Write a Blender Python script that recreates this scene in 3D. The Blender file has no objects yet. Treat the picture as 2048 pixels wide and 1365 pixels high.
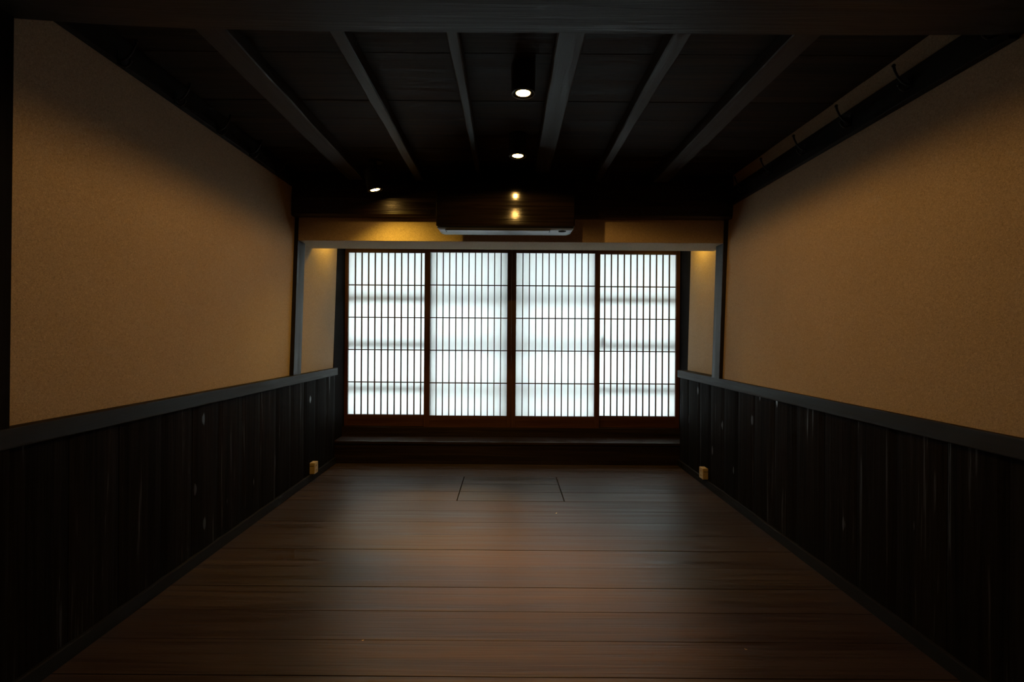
import bpy, bmesh, math, random
from mathutils import Matrix, Vector
random.seed(7)
scn = bpy.context.scene
C = scn.collection
rad = math.radians

# ------------------------------------------------------------------ camera
F_PX = 1000.0
cd = bpy.data.cameras.new('camera')
cam = bpy.data.objects.new('camera', cd); C.objects.link(cam)
cd.sensor_fit = 'HORIZONTAL'; cd.sensor_width = 36.0
cd.lens = 36.0 * F_PX / 2048.0
cd.shift_x = 8.0 / 2048.0
cd.shift_y = -9.5 / 2048.0
cd.clip_start = 0.02
cam.matrix_world = Matrix.Translation((0, 0, 1.0)) @ Matrix.Rotation(math.pi/2, 4, 'X') @ Matrix.Rotation(rad(0.4), 4, 'Z')
scn.camera = cam

# ------------------------------------------------------------------ daylight, exposure
world = bpy.data.worlds.new('overcast_sky'); scn.world = world
world.use_nodes = True
bg = world.node_tree.nodes['Background']
bg.inputs['Color'].default_value = (0.85, 0.955, 1.0, 1)
SKY = 5.9
bg.inputs['Strength'].default_value = SKY
scn.view_settings.view_transform = 'Standard'
scn.view_settings.look = 'None'
scn.view_settings.gamma = 1.0
scn.view_settings.use_curve_mapping = False
scn.view_settings.exposure = 0.0
scn.cycles.max_bounces = 10
scn.cycles.diffuse_bounces = 6
scn.cycles.glossy_bounces = 4
scn.cycles.transmission_bounces = 8
scn.cycles.transparent_max_bounces = 12
scn.cycles.sample_clamp_indirect = 4.0
scn.cycles.caustics_reflective = False
scn.cycles.caustics_refractive = False
BULB = 60.0                      # radiance of the lamp faces
BULB_COL = (1.0, 0.555, 0.135)
GOLD_COL = (1.0, 0.63, 0.07)
BEAM_W = 135.0                     # watts in each downlight's focused beam
FLOOD_W = 12.0                    # watts in each downlight's wide flood

# ------------------------------------------------------------------ materials
def nt(m):
    m.use_nodes = True
    t = m.node_tree
    return t, t.nodes, t.links, t.nodes['Principled BSDF']

def plain(name, col, rough=0.5, metal=0.0, spec=0.5):
    m = bpy.data.materials.new(name); t, n, l, p = nt(m)
    tc = n.new('ShaderNodeTexCoord'); no = n.new('ShaderNodeTexNoise')
    no.inputs['Scale'].default_value = 35; no.inputs['Detail'].default_value = 4
    l.new(tc.outputs['Object'], no.inputs['Vector'])
    r = n.new('ShaderNodeValToRGB')
    r.color_ramp.elements[0].color = tuple(c*0.9 for c in col) + (1,)
    r.color_ramp.elements[1].color = tuple(min(1, c*1.1) for c in col) + (1,)
    l.new(no.outputs['Fac'], r.inputs['Fac']); l.new(r.outputs['Color'], p.inputs['Base Color'])
    p.inputs['Roughness'].default_value = rough
    p.inputs['Metallic'].default_value = metal
    p.inputs['Specular IOR Level'].default_value = spec
    return m

def wood(name, c1, c2, grain='X', rough=0.45, spec=0.5, bump=0.15, across=28.0, along=1.1, var=0.35, knots=0.0, rvar=0.12, streaks=None):
    m = bpy.data.materials.new(name); t, n, l, p = nt(m)
    tc = n.new('ShaderNodeTexCoord'); geo = n.new('ShaderNodeNewGeometry')
    off = n.new('ShaderNodeVectorMath'); off.operation = 'MULTIPLY'
    cx = n.new('ShaderNodeCombineXYZ')
    for k in range(3): l.new(geo.outputs['Random Per Island'], cx.inputs[k])
    l.new(cx.outputs[0], off.inputs[0]); off.inputs[1].default_value = (17.3, 11.1, 23.7)
    add = n.new('ShaderNodeVectorMath'); add.operation = 'ADD'
    l.new(tc.outputs['Object'], add.inputs[0]); l.new(off.outputs[0], add.inputs[1])
    def mapped(ac, al):
        mp = n.new('ShaderNodeMapping')
        s = [ac, ac, ac]; s['XYZ'.index(grain)] = al
        mp.inputs['Scale'].default_value = s
        l.new(add.outputs[0], mp.inputs['Vector'])
        return mp.outputs['Vector']
    n1 = n.new('ShaderNodeTexNoise'); n1.inputs['Scale'].default_value = 1.0
    n1.inputs['Detail'].default_value = 5; n1.inputs['Roughness'].default_value = 0.6; n1.inputs['Distortion'].default_value = 0.7
    l.new(mapped(across, along), n1.inputs['Vector'])
    n2 = n.new('ShaderNodeTexNoise'); n2.inputs['Scale'].default_value = 1.0; n2.inputs['Detail'].default_value = 3
    l.new(mapped(across*5, along*4), n2.inputs['Vector'])
    mix = n.new('ShaderNodeMath'); mix.operation = 'MULTIPLY_ADD'
    l.new(n2.outputs['Fac'], mix.inputs[0]); mix.inputs[1].default_value = 0.4
    l.new(n1.outputs['Fac'], mix.inputs[2])
    fac = mix.outputs[0]
    height = fac
    if knots > 0:
        mp = n.new('ShaderNodeMapping'); s = [6.0]*3; s['XYZ'.index(grain)] = 2.6
        mp.inputs['Scale'].default_value = s; l.new(add.outputs[0], mp.inputs['Vector'])
        vo = n.new('ShaderNodeTexVoronoi'); vo.inputs['Scale'].default_value = 1.0
        l.new(mp.outputs['Vector'], vo.inputs['Vector'])
        mr = n.new('ShaderNodeMapRange'); mr.inputs['From Min'].default_value = 0.0; mr.inputs['From Max'].default_value = 0.10
        mr.inputs['To Min'].default_value = 1.0; mr.inputs['To Max'].default_value = 0.0
        l.new(vo.outputs['Distance'], mr.inputs['Value'])
        sn = n.new('ShaderNodeMath'); sn.operation = 'MULTIPLY'; l.new(mr.outputs[0], sn.inputs[0]); sn.inputs[1].default_value = knots
        ad = n.new('ShaderNodeMath'); ad.operation = 'ADD'; l.new(fac, ad.inputs[0]); l.new(sn.outputs[0], ad.inputs[1])
        height = ad.outputs[0]
    ramp = n.new('ShaderNodeValToRGB')
    ramp.color_ramp.elements[0].position = 0.56; ramp.color_ramp.elements[1].position = 0.82
    ramp.color_ramp.elements[0].color = tuple(c1) + (1,); ramp.color_ramp.elements[1].color = tuple(c2) + (1,)
    l.new(fac, ramp.inputs['Fac'])
    vmr = n.new('ShaderNodeMapRange'); vmr.inputs['To Min'].default_value = 1 - var; vmr.inputs['To Max'].default_value = 1 + var
    l.new(geo.outputs['Random Per Island'], vmr.inputs['Value'])
    vm = n.new('ShaderNodeVectorMath'); vm.operation = 'SCALE'
    l.new(ramp.outputs['Color'], vm.inputs[0]); l.new(vmr.outputs[0], vm.inputs['Scale'])
    l.new(vm.outputs[0], p.inputs['Base Color'])
    rr = n.new('ShaderNodeMapRange'); rr.inputs['From Min'].default_value = 0.5; rr.inputs['From Max'].default_value = 0.86
    rr.inputs['To Min'].default_value = rough - rvar; rr.inputs['To Max'].default_value = rough + rvar
    l.new(fac, rr.inputs['Value']); l.new(rr.outputs[0], p.inputs['Roughness'])
    p.inputs['Specular IOR Level'].default_value = spec
    if streaks:
        sm = n.new('ShaderNodeMapRange'); sm.inputs['From Min'].default_value = streaks[0]; sm.inputs['From Max'].default_value = streaks[1]
        l.new(height, sm.inputs['Value'])
        sr = n.new('ShaderNodeMapRange'); sr.inputs['To Min'].default_value = rough; sr.inputs['To Max'].default_value = streaks[2]
        l.new(sm.outputs[0], sr.inputs['Value']); l.new(sr.outputs[0], p.inputs['Roughness'])
        ss = n.new('ShaderNodeMapRange'); ss.inputs['To Min'].default_value = spec; ss.inputs['To Max'].default_value = streaks[3]
        l.new(sm.outputs[0], ss.inputs['Value']); l.new(ss.outputs[0], p.inputs['Specular IOR Level'])
    b = n.new('ShaderNodeBump'); b.inputs['Strength'].default_value = bump; b.inputs['Distance'].default_value = 0.004
    l.new(height, b.inputs['Height']); l.new(b.outputs[0], p.inputs['Normal'])
    return m

def plaster(name, col):
    m = bpy.data.materials.new(name); t, n, l, p = nt(m)
    tc = n.new('ShaderNodeTexCoord')
    n1 = n.new('ShaderNodeTexNoise'); n1.inputs['Scale'].default_value = 260; n1.inputs['Detail'].default_value = 4; n1.inputs['Distortion'].default_value = 1.5
    n2 = n.new('ShaderNodeTexNoise'); n2.inputs['Scale'].default_value = 3.0; n2.inputs['Detail'].default_value = 3
    l.new(tc.outputs['Object'], n1.inputs['Vector']); l.new(tc.outputs['Object'], n2.inputs['Vector'])
    r = n.new('ShaderNodeValToRGB')
    e = r.color_ramp.elements
    e[0].position = 0.3; e[0].color = tuple(c*0.62 for c in col) + (1,)
    e[1].position = 0.75; e[1].color = tuple(min(1, c*1.36) for c in col) + (1,)
    l.new(n1.outputs['Fac'], r.inputs['Fac'])
    mr = n.new('ShaderNodeMapRange'); mr.inputs['To Min'].default_value = 0.93; mr.inputs['To Max'].default_value = 1.07
    l.new(n2.outputs['Fac'], mr.inputs['Value'])
    vm = n.new('ShaderNodeVectorMath'); vm.operation = 'SCALE'
    l.new(r.outputs['Color'], vm.inputs[0]); l.new(mr.outputs[0], vm.inputs['Scale'])
    l.new(vm.outputs[0], p.inputs['Base Color'])
    p.inputs['Roughness'].default_value = 0.95; p.inputs['Specular IOR Level'].default_value = 0.15
    b = n.new('ShaderNodeBump'); b.inputs['Strength'].default_value = 0.35; b.inputs['Distance'].default_value = 0.003
    l.new(n1.outputs['Fac'], b.inputs['Height']); l.new(b.outputs[0], p.inputs['Normal'])
    return m

def emitter(name, col, strength):
    m = bpy.data.materials.new(name); m.use_nodes = True
    t = m.node_tree; t.nodes.clear()
    e = t.nodes.new('ShaderNodeEmission'); o = t.nodes.new('ShaderNodeOutputMaterial')
    e.inputs['Color'].default_value = tuple(col) + (1,); e.inputs['Strength'].default_value = strength
    t.links.new(e.outputs[0], o.inputs[0])
    return m

def paper_mat():
    m = bpy.data.materials.new('washi_paper'); m.use_nodes = True
    t = m.node_tree; n = t.nodes; l = t.links; n.clear()
    o = n.new('ShaderNodeOutputMaterial'); mix = n.new('ShaderNodeMixShader')
    tr = n.new('ShaderNodeBsdfTranslucent'); df = n.new('ShaderNodeBsdfDiffuse')
    tc = n.new('ShaderNodeTexCoord'); mp = n.new('ShaderNodeMapping'); mp.inputs['Scale'].default_value = (60, 60, 12)
    no = n.new('ShaderNodeTexNoise'); no.inputs['Scale'].default_value = 1; no.inputs['Detail'].default_value = 4
    l.new(tc.outputs['Object'], mp.inputs['Vector']); l.new(mp.outputs[0], no.inputs['Vector'])
    r = n.new('ShaderNodeValToRGB')
    r.color_ramp.elements[0].color = (0.70, 0.71, 0.70, 1); r.color_ramp.elements[1].color = (0.80, 0.81, 0.80, 1)
    l.new(no.outputs['Fac'], r.inputs['Fac']); l.new(r.outputs[0], tr.inputs['Color'])
    df.inputs['Color'].default_value = (0.7, 0.68, 0.64, 1)
    mix.inputs[0].default_value = 0.22
    l.new(tr.outputs[0], mix.inputs[1]); l.new(df.outputs[0], mix.inputs[2]); l.new(mix.outputs[0], o.inputs[0])
    return m

def glass_mat():
    m = bpy.data.materials.new('window_glass'); m.use_nodes = True
    t = m.node_tree; n = t.nodes; l = t.links; n.clear()
    o = n.new('ShaderNodeOutputMaterial'); mix = n.new('ShaderNodeMixShader')
    tr = n.new('ShaderNodeBsdfTransparent'); tr.inputs['Color'].default_value = (0.95, 0.97, 0.96, 1)
    g = n.new('ShaderNodeBsdfGlossy'); g.inputs['Roughness'].default_value = 0.02
    mix.inputs[0].default_value = 0.06
    l.new(tr.outputs[0], mix.inputs[1]); l.new(g.outputs[0], mix.inputs[2]); l.new(mix.outputs[0], o.inputs[0])
    return m

M = {}
M['plaster'] = plaster('earth_plaster', (0.46, 0.345, 0.24))
M['floor'] = wood('stained_floor_boards', (0.034, 0.0215, 0.0175), (0.060, 0.039, 0.032), 'X', 0.40, 0.27, 0.3, 34, 1.0, 0.22, knots=0.25)
M['hatch'] = wood('stained_hatch_boards', (0.030, 0.021, 0.017), (0.062, 0.045, 0.037), 'X', 0.40, 0.30, 0.3, 34, 1.0, 0.12)
M['wains'] = wood('black_stained_panelling', (0.0045, 0.0038, 0.0035), (0.0105, 0.0085, 0.0075), 'Z', 0.66, 0.025, 0.5, 24, 0.9, 0.3, knots=0.5, streaks=(0.84, 0.96, 0.28, 0.6))
M['rail'] = wood('black_stained_rail', (0.007, 0.0063, 0.0062), (0.015, 0.0135, 0.013), 'Y', 0.55, 0.19, 0.2, 30, 1.2, 0.2)
M['joist'] = wood('dark_rough_joist', (0.014, 0.011, 0.010), (0.040, 0.032, 0.030), 'Y', 0.55, 0.38, 0.4, 34, 1.6, 0.2)
M['ceil'] = wood('dark_ceiling_boards', (0.012, 0.007, 0.005), (0.042, 0.027, 0.019), 'X', 0.6, 0.09, 0.4, 28, 1.0, 0.3, knots=0.35)
M['beam'] = wood('dark_polished_beam', (0.013, 0.006, 0.004), (0.030, 0.014, 0.009), 'X', 0.34, 0.5, 0.35, 24, 1.0, 0.2, knots=0.4)
M['nearbeam'] = wood('dark_near_beam', (0.010, 0.009, 0.0085), (0.026, 0.023, 0.022), 'X', 0.5, 0.34, 0.4, 30, 1.0, 0.2, knots=0.3)
M['black_post'] = wood('black_post', (0.006, 0.005, 0.005), (0.012, 0.011, 0.011), 'Z', 0.75, 0.015, 0.2, 28, 1.0, 0.2)
M['post'] = wood('dark_post', (0.011, 0.0105, 0.011), (0.024, 0.023, 0.024), 'Z', 0.5, 0.26, 0.2, 28, 1.0, 0.2)
M['shoji'] = wood('red_brown_shoji_wood', (0.050, 0.016, 0.007), (0.085, 0.028, 0.012), 'Z', 0.5, 0.4, 0.1, 40, 1.0, 0.15)
M['shoji_h'] = wood('red_brown_shoji_rail', (0.050, 0.016, 0.007), (0.085, 0.028, 0.012), 'X', 0.5, 0.4, 0.1, 40, 1.0, 0.15)
M['kumiko'] = wood('dark_lattice_wood', (0.030, 0.014, 0.009), (0.05, 0.024, 0.015), 'Z', 0.55, 0.3, 0.05, 60, 2.0, 0.1)
M['step'] = wood('dark_step_wood', (0.011, 0.005, 0.0036), (0.024, 0.011, 0.0075), 'X', 0.42, 0.5, 0.15, 30, 0.8, 0.15)
M['paper'] = paper_mat()
M['glass'] = glass_mat()
M['metal'] = plain('black_iron', (0.02, 0.02, 0.021), 0.35, 0.6)
M['outwood'] = plain('weathered_outdoor_wood', (0.30, 0.285, 0.26), 0.8)
M['ac_dark'] = wood('black_brown_gloss_plastic', (0.004, 0.0026, 0.0018), (0.008, 0.005, 0.0034), 'X', 0.085, 0.3, 0.03, 90, 2.0, 0.0, rvar=0.02)
M['ac_case'] = plain('dark_grey_plastic', (0.045, 0.045, 0.048), 0.35)
M['ac_grey'] = plain('silver_grey_plastic', (0.20, 0.22, 0.25), 0.4)
M['ac_flap'] = plain('light_grey_flap_plastic', (0.26, 0.285, 0.32), 0.4)
M['black'] = plain('matt_black', (0.004, 0.004, 0.004), 0.8, 0, 0.2)
M['lamp_black'] = plain('black_lamp_housing', (0.008, 0.008, 0.008), 0.5)
M['ring'] = plain('dark_bronze_trim', (0.05, 0.04, 0.03), 0.35, 0.7)
M['reflector'] = plain('lamp_reflector', (0.5, 0.42, 0.3), 0.3, 0.9)
M['beige'] = plain('beige_plastic', (0.52, 0.38, 0.22), 0.45)
M['chip'] = plain('pale_straw', (0.65, 0.45, 0.18), 0.7)
M['bulb'] = emitter('warm_lamp_face', BULB_COL, BULB)
M['alcove_bulb'] = emitter('warm_alcove_lamp_face', GOLD_COL, 700.0)
M['spot_bulb'] = emitter('warm_spot_lamp_face', BULB_COL, 260.0)

# ------------------------------------------------------------------ mesh helpers
def add_hexa(bm, pts, bevel=0.0, segs=2):
    """eight corners: bottom ring then top ring, each counter-clockwise seen from above"""
    vs = [bm.verts.new(p) for p in pts]
    fs = [(3, 2, 1, 0), (4, 5, 6, 7), (0, 1, 5, 4), (1, 2, 6, 5), (2, 3, 7, 6), (3, 0, 4, 7)]
    faces = [bm.faces.new([vs[i] for i in f]) for f in fs]
    if bevel > 0:
        es = {e for f in faces for e in f.edges}
        bmesh.ops.bevel(bm, geom=list(es), offset=bevel, segments=segs, affect='EDGES', profile=0.6 if segs == 2 else 0.5)

def add_box(bm, x0, x1, y0, y1, z0, z1, bevel=0.0):
    add_hexa(bm, [(x0, y0, z0), (x1, y0, z0), (x1, y1, z0), (x0, y1, z0), (x0, y0, z1), (x1, y0, z1), (x1, y1, z1), (x0, y1, z1)], bevel)

def add_prism_y(bm, prof, y0, y1, bevel=0.0):
    """profile of (x, z), counter-clockwise seen from the camera side (-Y), swept along Y"""
    a = [bm.verts.new((x, y0, z)) for x, z in prof]; b = [bm.verts.new((x, y1, z)) for x, z in prof]
    n = len(prof); fs = [bm.faces.new(a), bm.faces.new(b[::-1])]
    for i in range(n):
        fs.append(bm.faces.new([a[(i+1) % n], a[i], b[i], b[(i+1) % n]]))
    if bevel > 0:
        es = {e for f in fs for e in f.edges}
        bmesh.ops.bevel(bm, geom=list(es), offset=bevel, segments=2, affect='EDGES', profile=0.6)

def add_prism_x(bm, prof, x0, x1, bevel=0.0):
    """profile of (y, z) swept along X"""
    a = [bm.verts.new((x0, y, z)) for y, z in prof]; b = [bm.verts.new((x1, y, z)) for y, z in prof]
    n = len(prof); fs = [bm.faces.new(a), bm.faces.new(b[::-1])]
    for i in range(n):
        fs.append(bm.faces.new([a[(i+1) % n], a[i], b[i], b[(i+1) % n]]))
    if bevel > 0:
        es = {e for f in fs for e in f.edges}
        bmesh.ops.bevel(bm, geom=list(es), offset=bevel, segments=3, affect='EDGES', profile=0.5)

def add_lathe(bm, prof, seg=28, mat=None):
    """profile of (r, z) turned about Z"""
    rings = []
    for r, z in prof:
        if r < 1e-6: rings.append([bm.verts.new((0, 0, z))])
        else: rings.append([bm.verts.new((r*math.cos(2*math.pi*k/seg), r*math.sin(2*math.pi*k/seg), z)) for k in range(seg)])
    for a, b in zip(rings, rings[1:]):
        for k in range(seg):
            k2 = (k+1) % seg
            if len(a) == 1 and len(b) == 1: continue
            if len(a) == 1: bm.faces.new([a[0], b[k], b[k2]])
            elif len(b) == 1: bm.faces.new([a[k], a[k2], b[0]])
            else: bm.faces.new([a[k], a[k2], b[k2], b[k]])
    if mat is not None: bmesh.ops.transform(bm, matrix=mat, verts=bm.verts[:])

def add_tube(bm, pts, radii, seg=10):
    pts = [Vector(p) for p in pts]; rings = []
    for i, p in enumerate(pts):
        d = (pts[min(i+1, len(pts)-1)] - pts[max(i-1, 0)]).normalized()
        u = d.cross(Vector((0, 1, 0)))
        if u.length < 1e-4: u = d.cross(Vector((1, 0, 0)))
        u.normalize(); v = d.cross(u)
        r = radii[i]
        rings.append([bm.verts.new(p + u*r*math.cos(2*math.pi*k/seg) + v*r*math.sin(2*math.pi*k/seg)) for k in range(seg)])
    for a, b in zip(rings, rings[1:]):
        for k in range(seg):
            bm.faces.new([a[k], a[(k+1) % seg], b[(k+1) % seg], b[k]])
    bm.faces.new(rings[0][::-1]); bm.faces.new(rings[-1])

def obj(name, bm, mat, parent=None, smooth=False, loc=None):
    bmesh.ops.recalc_face_normals(bm, faces=bm.faces[:])
    me = bpy.data.meshes.new(name); bm.to_mesh(me); bm.free()
    me.materials.append(mat)
    if smooth:
        for p in me.polygons: p.use_smooth = True
    o = bpy.data.objects.new(name, me); C.objects.link(o)
    if parent is not None: o.parent = parent
    if loc is not None: o.location = loc
    return o

def tag(o, label=None, cat=None, group=None, kind=None):
    if label: o['label'] = label
    if cat: o['category'] = cat
    if group: o['group'] = group
    if kind: o['kind'] = kind
    return o

def thing(name, label, cat, loc=(0, 0, 0), group=None, kind=None):
    o = bpy.data.objects.new(name, None); C.objects.link(o)
    o.location = loc; o.empty_display_size = 0.05
    return tag(o, label, cat, group, kind)

def struct(name, bm, mat, label, cat, parent=None):
    return tag(obj(name, bm, mat, parent), label, cat, None, 'structure')

def box_obj(name, mat, parent, *b, bevel=0.0):
    bm = bmesh.new(); add_box(bm, *b, bevel=bevel)
    return obj(name, bm, mat, parent)

# ------------------------------------------------------------------ key dimensions (metres)
Y0 = -1.4                 # wall behind the camera
YB = 1.345                # rear face of the near beam
YT = 3.125                # face of the plaster lintel
YL2 = 3.41                # back of the lintel
YS = 3.90                 # step front
ZC = 2.00                 # ceiling boards
ZR0, ZR1 = 0.690, 0.745   # dado rail
WL, WR = -1.345, 1.343    # dado panel faces
def xl(z): return -1.363 + 0.028*(z - 0.745)
def xr(z): return 1.342 + 0.030*(z - 0.745)
# floor hatch
HX0, HX1 = -0.3035, 0.349
HY0, HY1 = 3.032, 3.554

# ------------------------------------------------------------------ floor
bm = bmesh.new()
p = 0.174
y = 3.032
while y > Y0: y -= p
ys = []
while y < YS: ys.append(y); y += p
g = 0.0024
for y in ys:
    a, b = max(y, Y0) + g/2, min(y + p, YS + 0.02) - g/2
    jog = random.uniform(-0.0006, 0.0006)
    if HY0 - 0.01 < y < HY1 - 0.01:
        add_box(bm, -1.44, HX0 - 0.003, a, b, -0.03, jog, 0.0012)
        add_box(bm, HX1 + 0.003, 1.44, a, b, -0.03, jog, 0.0012)
    else:
        add_box(bm, -1.44, 1.44, a, b, -0.03, jog, 0.0012)
add_box(bm, -1.60, 1.60, Y0, 4.25, -0.10, -0.03)
struct('floor', bm, M['floor'], 'dark brown stained board floor running across the room', 'floor')

bm = bmesh.new()
for k in range(3):
    a = HY0 + k*p
    add_box(bm, HX0 + 0.003, HX1 - 0.003, a + g, a + p - g, -0.0299, 0.0004, 0.0012)
o = obj('floor_hatch', bm, M['hatch'])
tag(o, 'square dark wooden hatch cover let flush into the floor boards near the step', 'hatch')

# ------------------------------------------------------------------ ceiling with joists
bm = bmesh.new()
y = 1.768 - 0.18*20
while y < 3.4:
    a, b = max(y, Y0), min(y + 0.18, 3.12)
    if b - a > 0.02:
        add_box(bm, -1.46, 1.46, a + 0.001, b - 0.001, ZC + random.uniform(0, 0.002), ZC + 0.02, 0.0015)
    y += 0.18
add_box(bm, -1.46, 1.46, Y0, 3.12, ZC + 0.02, ZC + 0.09)
ceiling = struct('ceiling', bm, M['ceil'], 'dark plank ceiling with rough joists below it', 'ceiling')
# joists: (x0,x1) of the underside at the beam end and at the far end
YJ0, YJ1 = 1.25, 3.05
def joist(xa, xb, xa2, xb2, zj):
    bm = bmesh.new()
    N = 9; rings = []
    rnd = random.Random(int(xa*1000) + 5)
    for i in range(N + 1):
        f = i/N; yy = YJ0 + f*(YJ1 - YJ0)
        w = 0.0025
        x0 = xa + (xa2 - xa)*f + rnd.uniform(-w, w); x1 = xb + (xb2 - xb)*f + rnd.uniform(-w, w)
        z = zj + rnd.uniform(-0.0015, 0.0015)
        c = 0.004
        prof = [(x0, ZC), (x0, z + c), (x0 + c, z), (x1 - c, z), (x1, z + c), (x1, ZC)]
        rings.append([bm.verts.new((px, yy, pz)) for px, pz in prof])
    for a, b in zip(rings, rings[1:]):
        for k in range(6):
            bm.faces.new([a[k], a[(k+1) % 6], b[(k+1) % 6], b[k]])
    bm.faces.new(rings[0]); bm.faces.new(rings[-1][::-1])
    return obj('joist', bm, M['joist'], ceiling)
def jx(px, zj, y=65.0): return (px - 1016.0)/(673.0 - y)*(zj - 1.0)
Z1 = 1.947
joist(jx(385, Z1), jx(447, Z1), jx(385, Z1), jx(447, Z1), Z1)
joist(jx(655, Z1), jx(682, Z1), jx(648, Z1), jx(682, Z1), Z1)
joist(jx(885, Z1), jx(914, Z1), jx(893, Z1), jx(907, Z1), Z1)
Z2 = 1.950
joist(jx(1111, Z2), jx(1167, Z2), jx(1111, Z2), jx(1167, Z2), Z2)
joist(jx(1345, Z1), jx(1381, Z1), jx(1345, Z1), jx(1372, Z1), Z1)
joist(jx(1585, Z1), jx(1640, Z1), jx(1580, Z1), jx(1640, Z1), Z1)

# ------------------------------------------------------------------ plaster walls
def side_wall(name, sgn, label):
    f = xl if sgn < 0 else xr
    o_ = sgn*0.16
    bm = bmesh.new()
    z0, z1 = -0.03, ZC + 0.09
    y1 = YS if sgn < 0 else 3.2
    a0, a1 = f(0.70), f(z1)
    q = (-1.37 if sgn < 0 else 1.37)
    prof = [(q, z0), (q, 0.715), (a0, 0.715), (a1, z1), (a1 + o_, z1), (a0 + o_, z0)]
    add_prism_y(bm, prof, Y0, y1)
    if sgn > 0:
        b0, b1 = 1.402, 1.430
        add_prism_y(bm, [(b0, z0), (b0, 0.70), (b1, z1), (b1 + o_, z1), (b0 + o_, z0)], 3.2, YS)
    return struct(name, bm, M['plaster'], label, 'wall')
side_wall('wall_left', -1, 'tan earth plaster wall on the left above black panelling')
side_wall('wall_right', 1, 'tan earth plaster wall on the right above black panelling')
bm = bmesh.new(); add_box(bm, -1.5, 1.5, Y0 - 0.12, Y0, -0.08, ZC + 0.09)
struct('wall_behind', bm, M['plaster'], 'plaster wall behind the viewer', 'wall')
bm = bmesh.new(); add_box(bm, -1.55, 1.60, 4.12, 4.32, -0.10, 0.172)
add_box(bm, -1.75, -1.44, 4.10, 4.32, -0.10, 2.1); add_box(bm, 1.505, 1.80, 4.10, 4.32, -0.10, 2.1)
add_box(bm, -1.75, 1.80, 4.241, 4.32, 1.801, 2.1)
struct('wall_window', bm, M['plaster'], 'outer wall around the window opening behind the paper screens', 'wall')
# the plaster lintel over the alcove and the alcove's own ceiling
bm = bmesh.new()
zl0, zl1 = 1.590, 1.80
add_hexa(bm, [(-1.316, YT, zl0), (1.350, YT, zl0), (1.402, YL2, zl0), (-1.348, YL2, zl0),
              (-1.316, YT, zl1), (1.350, YT, zl1), (1.402, YL2, zl1), (-1.348, YL2, zl1)], 0.003)
struct('wall_back', bm, M['plaster'], 'plaster lintel band across the back, over the window alcove', 'wall')
bm = bmesh.new(); add_box(bm, -1.5, 1.56, YL2 + 0.001, 4.235, 1.83, 1.95)
add_box(bm, -1.5, 1.56, 4.235, 4.30, 1.76, 1.95)
struct('trim_1', bm, M['ceil'], 'dark board ceiling inside the window alcove', 'trim')

# ------------------------------------------------------------------ dado panelling, rails, baseboards
def panelling(name, sgn, label):
    face = WL if sgn < 0 else WR
    bm = bmesh.new()
    y = Y0; rnd = random.Random(3 if sgn < 0 else 8)
    edges = []
    y = 3.90
    while y > Y0: edges.append(y); y -= rnd.uniform(0.185, 0.212)
    edges.append(Y0)
    for b, a in zip(edges, edges[1:]):
        t0, t1 = rnd.uniform(-0.001, 0.001), rnd.uniform(-0.001, 0.001)
        # a slightly cupped board: five points across its face
        N = 6; ring = []
        cup = rnd.uniform(0.0010, 0.0024)
        front_b, front_t = [], []
        for k in range(N + 1):
            f = k/N; yy = a + 0.0008 + (b - a - 0.0016)*f
            d = t0 + (t1 - t0)*f + cup*(1 - (2*f - 1)**2) - (0.003 if k in (0, N) else 0)
            x = face - sgn*d
            front_b.append(bm.verts.new((x, yy, 0.0))); front_t.append(bm.verts.new((x, yy, ZR0 + 0.005)))
        xb = face + sgn*0.012
        bb = [bm.verts.new((xb, a + 0.0008, 0.0)), bm.verts.new((xb, b - 0.0008, 0.0))]
        bt = [bm.verts.new((xb, a + 0.0008, ZR0 + 0.005)), bm.verts.new((xb, b - 0.0008, ZR0 + 0.005))]
        for k in range(N):
            bm.faces.new([front_b[k], front_b[k+1], front_t[k+1], front_t[k]])
        bm.faces.new([bb[0], bb[1], bt[1], bt[0]])
        bm.faces.new([front_b[0], front_t[0], bt[0], bb[0]])
        bm.faces.new([front_b[-1], front_t[-1], bt[1], bb[1]])
        bm.faces.new(front_t + [bt[1], bt[0]])
        bm.faces.new(front_b + [bb[1], bb[0]])
    # backing board
    xa, xb = face + sgn*0.0115, face + sgn*0.10
    add_box(bm, min(xa, xb), max(xa, xb), Y0, YS, 0.0, ZR0)
    o = obj(name, bm, M['wains'])
    return tag(o, label, 'panelling', None, 'structure')
panelling('trim_2', -1, 'black vertical board panelling along the left wall')
panelling('trim_3', 1, 'black vertical board panelling along the right wall')
def dado(name, sgn, label):
    face = (WL if sgn < 0 else WR) - sgn*0.020
    back = (-1.46 if sgn < 0 else 1.46)
    bm = bmesh.new(); add_box(bm, min(face, back), max(face, back), 1.30 if sgn < 0 else Y0, YS, ZR0, ZR1, 0.003)
    return struct(name, bm, M['rail'], label, 'rail')
dado('trim_4', -1, 'dark flat rail capping the panelling on the left wall')
dado('trim_5', 1, 'dark flat rail capping the panelling on the right wall')
def base(name, sgn, label):
    face = (WL if sgn < 0 else WR) - sgn*0.014
    back = (WL if sgn < 0 else WR) + sgn*0.002
    bm = bmesh.new(); add_box(bm, min(face, back), max(face, back), 1.345 if sgn < 0 else Y0, YS, 0.0, 0.049, 0.003)
    return struct(name, bm, M['rail'], label, 'baseboard')
base('baseboard_left', -1, 'low black skirting under the left panelling')
base('baseboard_right', 1, 'low black skirting under the right panelling')

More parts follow.
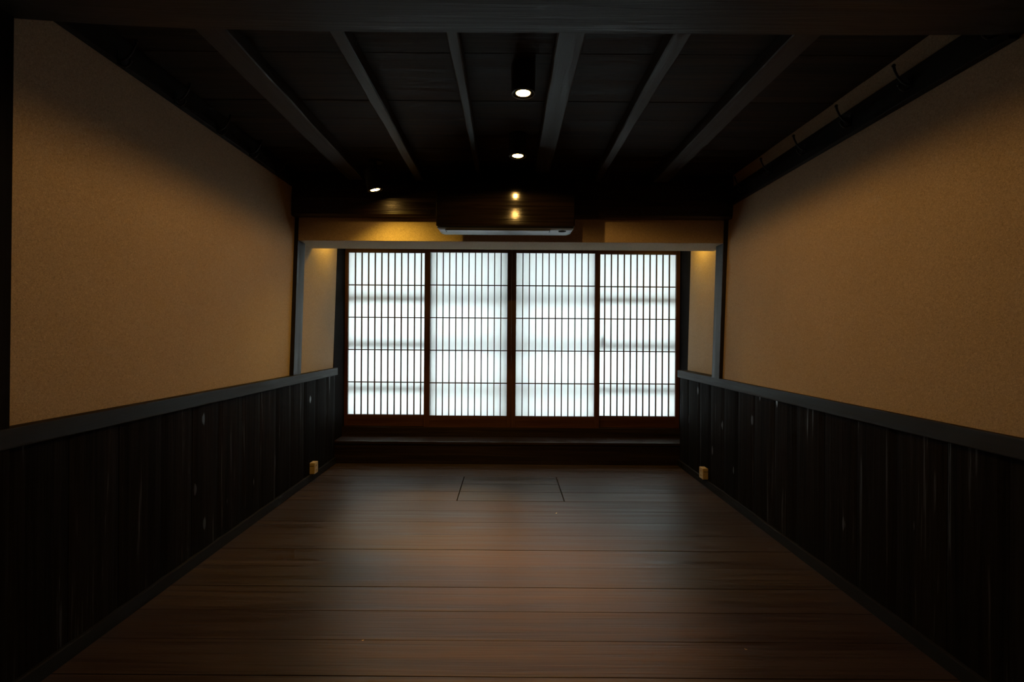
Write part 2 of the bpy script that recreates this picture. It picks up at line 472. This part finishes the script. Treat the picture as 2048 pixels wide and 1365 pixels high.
# ------------------------------------------------------------------ near post and beam framing the view
bm = bmesh.new(); add_hexa(bm, [(-1.50, 1.20, -0.001), (-1.3345, 1.20, -0.001), (-1.3345, 1.338, -0.001), (-1.50, 1.338, -0.001), (-1.50, 1.20, 1.87), (-1.3265, 1.20, 1.87), (-1.3265, 1.338, 1.87), (-1.50, 1.338, 1.87)], 0.002)
struct('post', bm, M['black_post'], 'near dark wooden post at the left edge of the opening', 'post')
bm = bmesh.new()
prof = [(-1.52, 1.850), (-1.33, 1.846), (-1.12, 1.833), (-0.85, 1.822), (-0.5, 1.817), (0.3, 1.8165), (1.0, 1.817), (1.52, 1.822), (1.52, 2.06), (-1.52, 2.06)]
add_prism_y(bm, prof, 1.19, YB, 0.004)
struct('ceiling_beam', bm, M['nearbeam'], 'near dark beam crossing overhead at the top of the picture', 'beam')

# ------------------------------------------------------------------ far beam, alcove posts, window posts, step, tracks
bm = bmesh.new()
prof = [(3.066, 1.745), (3.074, 1.733), (3.40, 1.733), (3.40, 2.06), (3.085, 2.06), (3.066, 1.93), (3.060, 1.84)]
add_prism_x(bm, prof, -1.46, 1.50)
struct('ceiling_beam', bm, M['beam'], 'polished dark beam over the plaster lintel behind the air conditioner', 'beam')
def lean_post(xb, xt, xout, label):
    bm = bmesh.new()
    x0b, x0t = min(xb, xout), min(xt, xout); x1b, x1t = max(xb, xout), max(xt, xout)
    zb, zt = ZR1 - 0.002, 1.735
    add_hexa(bm, [(x0b, YT - 0.004, zb), (x1b, YT - 0.004, zb), (x1b, 3.235, zb), (x0b, 3.235, zb),
                  (x0t, YT - 0.004, zt), (x1t, YT - 0.004, zt), (x1t, 3.235, zt), (x0t, 3.235, zt)], 0.003)
    return struct('post', bm, M['post'], label, 'post')
lean_post(-1.337, -1.312, -1.42, 'slim dark post standing on the left rail at the alcove opening')
lean_post(1.319, 1.3445, 1.46, 'slim dark post standing on the right rail at the alcove opening')
bm = bmesh.new(); add_box(bm, -1.50, -1.356, YS, 4.24, -0.03, 1.83, 0.003)
struct('post', bm, M['black_post'], 'dark wide post between left alcove wall and paper screens', 'post')
bm = bmesh.new(); add_box(bm, 1.425, 1.57, YS, 4.24, -0.03, 1.83, 0.003)
struct('post', bm, M['black_post'], 'dark wide post between right alcove wall and paper screens', 'post')
st = thing('step', 'low dark wooden step running full width below the paper screens', 'step', (0.03, 4.0, 0), None, 'structure')
bm = bmesh.new(); add_box(bm, -1.386, 1.395, -0.088, 0.20, 0.0, 0.152)
obj('riser', bm, M['step'], st)
bm = bmesh.new(); add_box(bm, -1.386, 1.395, -0.10, 0.20, 0.152, 0.173, 0.004)
obj('tread', bm, M['step'], st)
bm = bmesh.new()
add_box(bm, -1.40, 1.45, 4.095, 4.24, 0.1735, 0.236)
for a, b in ((4.095, 4.112), (4.1475, 4.1495), (4.185, 4.24)):
    add_box(bm, -1.40, 1.45, a, b, 0.236, 0.249)
struct('trim_6', bm, M['step'], 'dark grooved sill the paper screens slide on', 'sill')
bm = bmesh.new()
add_box(bm, -1.40, 1.45, 4.08, 4.24, 1.755, 1.83)
for a, b in ((4.08, 4.112), (4.1475, 4.1495), (4.185, 4.24)):
    add_box(bm, -1.40, 1.45, a, b, 1.735, 1.755)
struct('trim_7', bm, M['step'], 'dark head track above the paper screens', 'track')

# ------------------------------------------------------------------ shoji panels
def shoji(x0, x1, yf, sl, sr, label, kw=0.0078):
    """x0..x1 overall, yf front face, sl / sr stile widths"""
    zb, zt = 0.240, 1.750
    pz0, pz1 = (0.342, 1.688)
    th = 0.030
    t = thing('shoji_panel', label, 'sliding screen', ((x0 + x1)/2, yf + th/2, zb), 'paper screens across the window')
    cx, cy = (x0 + x1)/2, yf + th/2
    L = lambda a: a - cx
    def part(nm, m, a, b, c, d, e, f, bv=0.0015):
        return box_obj(nm, m, t, a - cx, b - cx, c - cy, d - cy, e - zb, f - zb, bevel=bv)
    part('stile', M['shoji'], x0, x0 + sl, yf, yf + th, zb, zt)
    part('stile', M['shoji'], x1 - sr, x1, yf, yf + th, zb, zt)
    part('bottom_rail', M['shoji_h'], x0 + sl, x1 - sr, yf + 0.002, yf + th - 0.002, zb, pz0)
    part('top_rail', M['shoji_h'], x0 + sl, x1 - sr, yf + 0.002, yf + th - 0.002, pz1, zt)
    a, b = x0 + sl, x1 - sr
    bm = bmesh.new()
    for k in range(1, 12):
        x = a + (b - a)*k/12
        add_box(bm, x - kw/2 - cx, x + kw/2 - cx, yf + 0.008 - cy, yf + 0.020 - cy, pz0 - zb, pz1 - zb)
    for k in range(1, 5):
        z = pz0 + (pz1 - pz0)*k/5
        add_box(bm, a - cx, b - cx, yf + 0.009 - cy, yf + 0.0195 - cy, z - 0.0042 - zb, z + 0.0042 - zb)
    obj('lattice', bm, M['kumiko'], t)
    bm = bmesh.new()
    add_box(bm, a - 0.001 - cx, b + 0.001 - cx, yf + 0.0205 - cy, yf + 0.0209 - cy, pz0 - 0.001 - zb, pz1 + 0.001 - zb)
    # single-sheet paper: keep only the room-side face
    bm.free(); bm = bmesh.new()
    yy = yf + 0.0206 - cy
    vs = [bm.verts.new((q - cx, yy, w - zb)) for q, w in ((a - .001, pz0 - .001), (b + .001, pz0 - .001), (b + .001, pz1 + .001), (a - .001, pz1 + .001))]
    bm.faces.new(vs)
    obj('paper', bm, M['paper'], t)
    return t
YF, YR = 4.114, 4.151
shoji(-1.374, -0.630, YR, 0.045, 0.040, 'paper shoji screen in the rear track against the left window post', 0.0092)
shoji(-0.690, 0.0285, YF, 0.046, 0.036, 'paper shoji screen in the front track, left of the two meeting at the centre')
shoji(0.0295, 0.756, YF, 0.036, 0.042, 'paper shoji screen in the front track, right of the two meeting at the centre')
shoji(0.710, 1.438, YR, 0.040, 0.044, 'paper shoji screen in the rear track against the right window post', 0.0092)

# ------------------------------------------------------------------ outer window behind the paper
win = thing('window_1', 'glazed window seen as soft shadows through the paper screens', 'window', (0.03, 4.26, 0.24), None, 'structure')
wx, wy, wz = 0.03, 4.26, 0.24
def wpart(nm, m, a, b, c, d, e, f): return box_obj(nm, m, win, a - wx, b - wx, c - wy, d - wy, e - wz, f - wz)
for a, b in ((-1.44, -1.375), (-0.03, 0.085), (1.43, 1.50)): wpart('stile', M['outwood'], a, b, 4.245, 4.275, 0.18, 1.80)
for z in (0.555, 0.925, 1.305): wpart('crossbar', M['outwood'], -1.375, 1.43, 4.206, 4.218, z - 0.024, z + 0.024)
wpart('bottom_rail', M['outwood'], -1.375, 1.43, 4.245, 4.275, 0.18, 0.30)
wpart('top_rail', M['outwood'], -1.375, 1.43, 4.245, 4.275, 1.72, 1.80)
wpart('pane', M['glass'], -1.375, 1.43, 4.258, 4.260, 0.28, 1.74)
bm = bmesh.new(); add_box(bm, 0.775 - wx, 0.805 - wx, 4.190 - wy, 4.2059 - wy, 0.925 - wz, 1.00 - wz, 0.006)
obj('latch', bm, M['metal'], win)
bm = bmesh.new()
x = -1.37 + 0.027
while x < 1.44:
    add_box(bm, x - 0.008 - wx, x + 0.008 - wx, 4.2185 - wy, 4.2305 - wy, 0.25 - wz, 1.735 - wz); x += 0.0545
obj('lattice', bm, M['outwood'], win)
# unseen eave board, added to block sky and darken the paper's top row
bm = bmesh.new()
add_hexa(bm, [(-2.2, 4.31, 1.84), (2.2, 4.31, 1.84), (2.2, 4.9, 1.78), (-2.2, 4.9, 1.78), (-2.2, 4.31, 1.87), (2.2, 4.31, 1.87), (2.2, 4.9, 1.81), (-2.2, 4.9, 1.81)])
tag(obj('added_eave', bm, M['outwood']), 'unseen sloping eave above the window, added to shade the screen tops', 'eave', None, 'structure')

# ------------------------------------------------------------------ lamps
def beam(parent, loc, rot, watts, size, blend, soft, col=BULB_COL):
    ld = bpy.data.lights.new('beam', 'SPOT')
    ld.energy = watts; ld.color = col; ld.spot_size = rad(size); ld.spot_blend = blend; ld.shadow_soft_size = soft
    o = bpy.data.objects.new('beam', ld); C.objects.link(o); o.parent = parent; o.location = loc; o.rotation_euler = rot
    return o
def disk_face(r, z, mat):
    bm = bmesh.new()
    bm.faces.new([bm.verts.new(mat @ Vector((r*math.cos(2*math.pi*k/24), r*math.sin(2*math.pi*k/24), z))) for k in range(24)][::-1])
    return bm
def cylinder_lamp(x, y, z, label, h, bulb, tilt=None):
    """surface-mounted black cylinder; origin at its mouth"""
    t = thing('cylinder_downlight', label, 'ceiling lamp', (x, y, z), 'black cylinder downlights')
    I4 = Matrix.Identity(4); tl = tilt or I4
    R = 0.0435
    bm = bmesh.new()
    top = h if tilt is None else 0.115
    add_lathe(bm, [(0.0, top), (R - 0.002, top), (R, top - 0.002), (R, 0.0015), (R - 0.0012, 0.0), (R - 0.0025, 0.0), (R - 0.004, 0.004), (0.030, 0.010), (0.0, 0.010)], 40, tl)
    obj('housing', bm, M['lamp_black'], t)
    if tilt is not None:
        bm = bmesh.new(); add_lathe(bm, [(0.0, h), (0.040, h), (0.040, h - 0.012), (0.010, h - 0.014), (0.010, 0.105), (0.0, 0.105)], 24)
        obj('mounting_plate', bm, M['lamp_black'], t)
    bm = bmesh.new(); add_lathe(bm, [(0.0262, 0.003), (0.0285, 0.0015), (0.0305, 0.004), (0.0305, 0.0098)], 32, tl)
    obj('trim_ring', bm, M['ring'], t)
    obj('bulb', disk_face(0.0262, 0.0028, tl), bulb, t)
    return t
ZL = 1.89
for yl, xl_, fl, lab in ((0.89/0.485, 0.0557*0.89, 1.1, 'black cylinder downlight on the ceiling nearer the near beam, its lamp lit'),
                     (0.89/0.36, 0.047*0.89, 0.7, 'black cylinder downlight on the ceiling in front of the air conditioner, its lamp lit')):
    t = cylinder_lamp(xl_, yl, ZL, lab, ZC - ZL, M['bulb'])
    beam(t, (0, 0, -0.003), (0, 0, 0), FLOOD_W*fl, 166.0, 0.19, 0.006)
    beam(t, (0, 0, -0.003), (0, 0, 0), BEAM_W, 47, 1.0, 0.02)
tilt3 = Matrix.Rotation(rad(-13), 4, 'Y') @ Matrix.Rotation(rad(4), 4, 'X')
t = cylinder_lamp(-0.765, 2.86, 1.83, 'tilted black cylinder downlight left of the air conditioner, beside the far beam', ZC - 1.83, M['bulb'], tilt3)
beam(t, tilt3 @ Vector((0, 0, -0.003)), (rad(6), rad(-13), 0), FLOOD_W*1.3, 132, 0.8, 0.012, GOLD_COL)
beam(t, tilt3 @ Vector((0, 0, -0.003)), (rad(-3.4), rad(-11.3), 0), BEAM_W*1.0, 42, 1.0, 0.02, GOLD_COL)
# lamps recessed above the alcove, out of sight behind the lintel
def downlight(x, y, z, label, bulb, r, ring):
    t = thing('downlight', label, 'ceiling lamp', (x, y, z), 'recessed alcove downlights')
    bm = bmesh.new()
    add_lathe(bm, [(r + 0.003, 0.0), (r + 0.003, -0.006), (ring - 0.002, -0.005), (ring, -0.002), (ring, 0.0)], 32)
    obj('trim_ring', bm, M['ring'], t, True)
    obj('bulb', disk_face(r, -0.002, Matrix.Identity(4)), bulb, t)
    return t
downlight(-1.235, 3.63, 1.83, 'alcove downlight hidden behind the lintel at its left end', M['alcove_bulb'], 0.018, 0.03)
downlight(1.295, 3.63, 1.83, 'alcove downlight hidden behind the lintel at its right end', M['alcove_bulb'], 0.018, 0.03)

# ------------------------------------------------------------------ air conditioner
ax0, ax1, ay0, ay1, az0, az1 = -0.418, 0.380, 2.862, 3.058, 1.617, 1.905
ac = thing('air_conditioner', 'black wall-mounted air conditioner with grey underside under the dark beam', 'air conditioner', ((ax0 + ax1)/2, ay1, az0))
acx, acy, acz = (ax0 + ax1)/2, ay1, az0
def loc_box(bm, a, b, c, d, e, f, bv=0): add_box(bm, a - acx, b - acx, c - acy, d - acy, e - acz, f - acz, bv)
# casing: side profile swept across
bm = bmesh.new()
prof = [(0.0, 0.006), (-0.166, 0.006), (-0.184, 0.018), (-0.187, 0.285), (0.0, 0.288)]
add_prism_x(bm, prof, ax0 + 0.004 - acx, ax1 - 0.004 - acx, 0.006)
obj('casing', bm, M['ac_case'], ac)
bm = bmesh.new()
# tilted flat front cover
TB, TT = -0.194, -0.203
add_hexa(bm, [(ax0 - acx, TB, 0.012), (ax1 - acx, TB, 0.012), (ax1 - acx, -0.170, 0.012), (ax0 - acx, -0.170, 0.012),
              (ax0 - acx, TT, 0.289), (ax1 - acx, TT, 0.289), (ax1 - acx, -0.170, 0.289), (ax0 - acx, -0.170, 0.289)], 0.010, 6)
obj('front_panel', bm, M['ac_dark'], ac)
bm = bmesh.new(); add_hexa(bm, [(ax0 + 0.016 - acx, -0.164, -0.002), (ax1 - 0.016 - acx, -0.164, -0.002), (ax1 - 0.03 - acx, -0.02, -0.002), (ax0 + 0.03 - acx, -0.02, -0.002),
    (ax0 + 0.004 - acx, -0.185, 0.0065), (ax1 - 0.004 - acx, -0.185, 0.0065), (ax1 - 0.01 - acx, -0.004, 0.0065), (ax0 + 0.01 - acx, -0.004, 0.0065)], 0.002)
obj('underside', bm, M['ac_grey'], ac)
bm = bmesh.new(); loc_box(bm, ax0 + 0.055, ax1 - 0.145, ay0 + 0.030, ay0 + 0.088, az0 - 0.0055, az0 - 0.0015, 0.0015)
obj('louvre', bm, M['ac_flap'], ac)
bm = bmesh.new()
loc_box(bm, ax0 + 0.050, ax0 + 0.0535, ay0 + 0.026, ay0 + 0.09, az0 - 0.003, az0 - 0.001)
loc_box(bm, ax1 - 0.1435, ax1 - 0.1405, ay0 + 0.026, ay0 + 0.09, az0 - 0.003, az0 - 0.001)
loc_box(bm, ax0 + 0.050, ax1 - 0.1405, ay0 + 0.024, ay0 + 0.028, az0 - 0.003, az0 - 0.001)
obj('louvre_gap', bm, M['black'], ac)
bm = bmesh.new()
add_lathe(bm, [(0.0, -0.001), (0.021, -0.001), (0.0225, 0.0), (0.0225, 0.003), (0.0, 0.003)], 28, Matrix.Translation((ax1 - 0.068 - acx, ay0 + 0.055 - acy, -0.004)) @ Matrix.Diagonal((1.0, 0.9, 1.0, 1)))
obj('receiver_window', bm, M['black'], ac, True)

# ------------------------------------------------------------------ hook rails
def hook_rail(sgn, front, back, z0, z1, y0, y1, hooks, zc, label):
    t = thing('hook_rail', label, 'hook rail', (back, (y0 + y1)/2, z0))
    bx, by, bz = back, (y0 + y1)/2, z0
    bm = bmesh.new()
    add_box(bm, min(front, back) - bx, max(front, back) - bx, y0 - by, y1 - by, 0, z1 - z0, 0.003)
    obj('board', bm, M['rail'], t)
    first = None
    s = -sgn      # direction out of the wall
    for y in hooks:
        if first is None:
            bm = bmesh.new()
            pts = [(0.0, -0.012), (0.014, -0.012), (0.028, -0.004), (0.042, 0.012), (0.052, 0.032), (0.056, 0.046)]
            add_tube(bm, [(s*a, 0, b) for a, b in pts], [0.0035, 0.0038, 0.0038, 0.0036, 0.0036, 0.0045])
            pts = [(0.0, -0.020), (0.010, -0.030), (0.022, -0.034), (0.033, -0.028), (0.038, -0.017)]
            add_tube(bm, [(s*a, 0, b) for a, b in pts], [0.0035, 0.0036, 0.0036, 0.0036, 0.0045])
            for (a, b), r in (((0.0565, 0.050), 0.0065), ((0.0385, -0.014), 0.0062)):
                bmesh.ops.create_icosphere(bm, subdivisions=2, radius=r, matrix=Matrix.Translation((s*a, 0, b)))
            h = obj('hook', bm, M['metal'], t, True)
            bm = bmesh.new(); add_box(bm, min(0, s*0.003), max(0, s*0.003), -0.010, 0.010, -0.032, 0.016, 0.001)
            pl = obj('mounting_plate', bm, M['metal'], h)
            first = (h, pl)
        else:
            h = first[0].copy(); C.objects.link(h)
            pl = first[1].copy(); C.objects.link(pl); pl.parent = h; h.parent = t
        h.location = (front - bx, y - by, zc - bz)
    return t
hook_rail(1, 1.345, 1.374, 1.812, 1.909, YB + 0.002, 3.055, [1.385 + 0.294*k for k in range(6)], 1.868, 'dark hook rail with black coat hooks high on the right wall')
hook_rail(-1, -1.303, -1.332, 1.908, 1.996, YB + 0.002, 3.055, [1.385 + 0.282*k for k in range(6)], 1.925, 'dark hook rail with black coat hooks high on the left wall')

# ------------------------------------------------------------------ socket blocks
def socket_block(sgn, wallx, y0, y1, z0, z1, label):
    t = thing('socket_block', label, 'power socket', (wallx, (y0 + y1)/2, z0), None)
    s = -sgn; d = 0.036; L = (y1 - y0)/2; h = z1 - z0
    bm = bmesh.new(); add_box(bm, min(0, s*d), max(0, s*d), -L, L, 0, h, 0.003)
    obj('casing', bm, M['beige'], t)
    for k in range(2):
        zc = h*(0.29 + 0.42*k)
        bm = bmesh.new()
        add_box(bm, min(s*d, s*(d + 0.0012)), max(s*d, s*(d + 0.0012)), -L*0.72, L*0.72, zc - h*0.16, zc + h*0.16, 0.0005)
        f = obj('socket', bm, M['beige'], t)
        bm = bmesh.new()
        for dy in (-0.0065, 0.0065):
            add_box(bm, min(s*(d + 0.0009), s*(d + 0.0016)), max(s*(d + 0.0009), s*(d + 0.0016)), dy - 0.0014, dy + 0.0014, zc - 0.005, zc + 0.005)
        obj('slot', bm, M['black'], f)
    bm = bmesh.new(); add_box(bm, min(s*0.001, s*(d - 0.006)), max(s*0.001, s*(d - 0.006)), -L - 0.0006, -L + 0.0005, h*0.70, h*0.74)
    obj('seam', bm, M['black'], t)
    return t
socket_block(-1, WL + 0.0005, 3.40, 3.462, 0.0515, 0.128, 'beige socket block fixed low on the left panelling near the step')
socket_block(1, WR - 0.0005, 3.335, 3.400, 0.0515, 0.124, 'beige socket block fixed low on the right panelling near the step')

# ------------------------------------------------------------------ scraps on the floor
def scrap(px, py, ln, wd, ang, label):
    y = 1000.0/(py - 0.007*(px - 1016) - 673.0); x = (px - 1016.0)/1000.0*y
    bm = bmesh.new(); N = 8
    top = []; bot = []
    for k in range(N + 1):
        f = -1 + 2*k/N; w = wd/2*max(0.12, 1 - f*f)
        z = 0.0016 + 0.0016*(f*f)
        top.append((bm.verts.new((f*ln/2, -w, z)), bm.verts.new((f*ln/2, w, z + 0.001))))
    for a, b in zip(top, top[1:]):
        bm.faces.new([a[0], b[0], b[1], a[1]])
    bmesh.ops.solidify(bm, geom=bm.faces[:], thickness=0.0012)
    o = obj('straw_scrap', bm, M['chip'], None, True, (x, y, 0.0))
    o.rotation_euler.z = ang
    tag(o, label, 'scrap', 'straw scraps on the floor')
scrap(1115, 1028, 0.016, 0.006, 0.9, 'pale straw scrap on the floor just in front of the hatch')
scrap(1496, 1301, 0.009, 0.0035, -0.6, 'tiny straw scrap on the floor toward the near right')
scrap(730, 1283, 0.007, 0.003, 0.3, 'tiny straw scrap on the near floor left of centre')
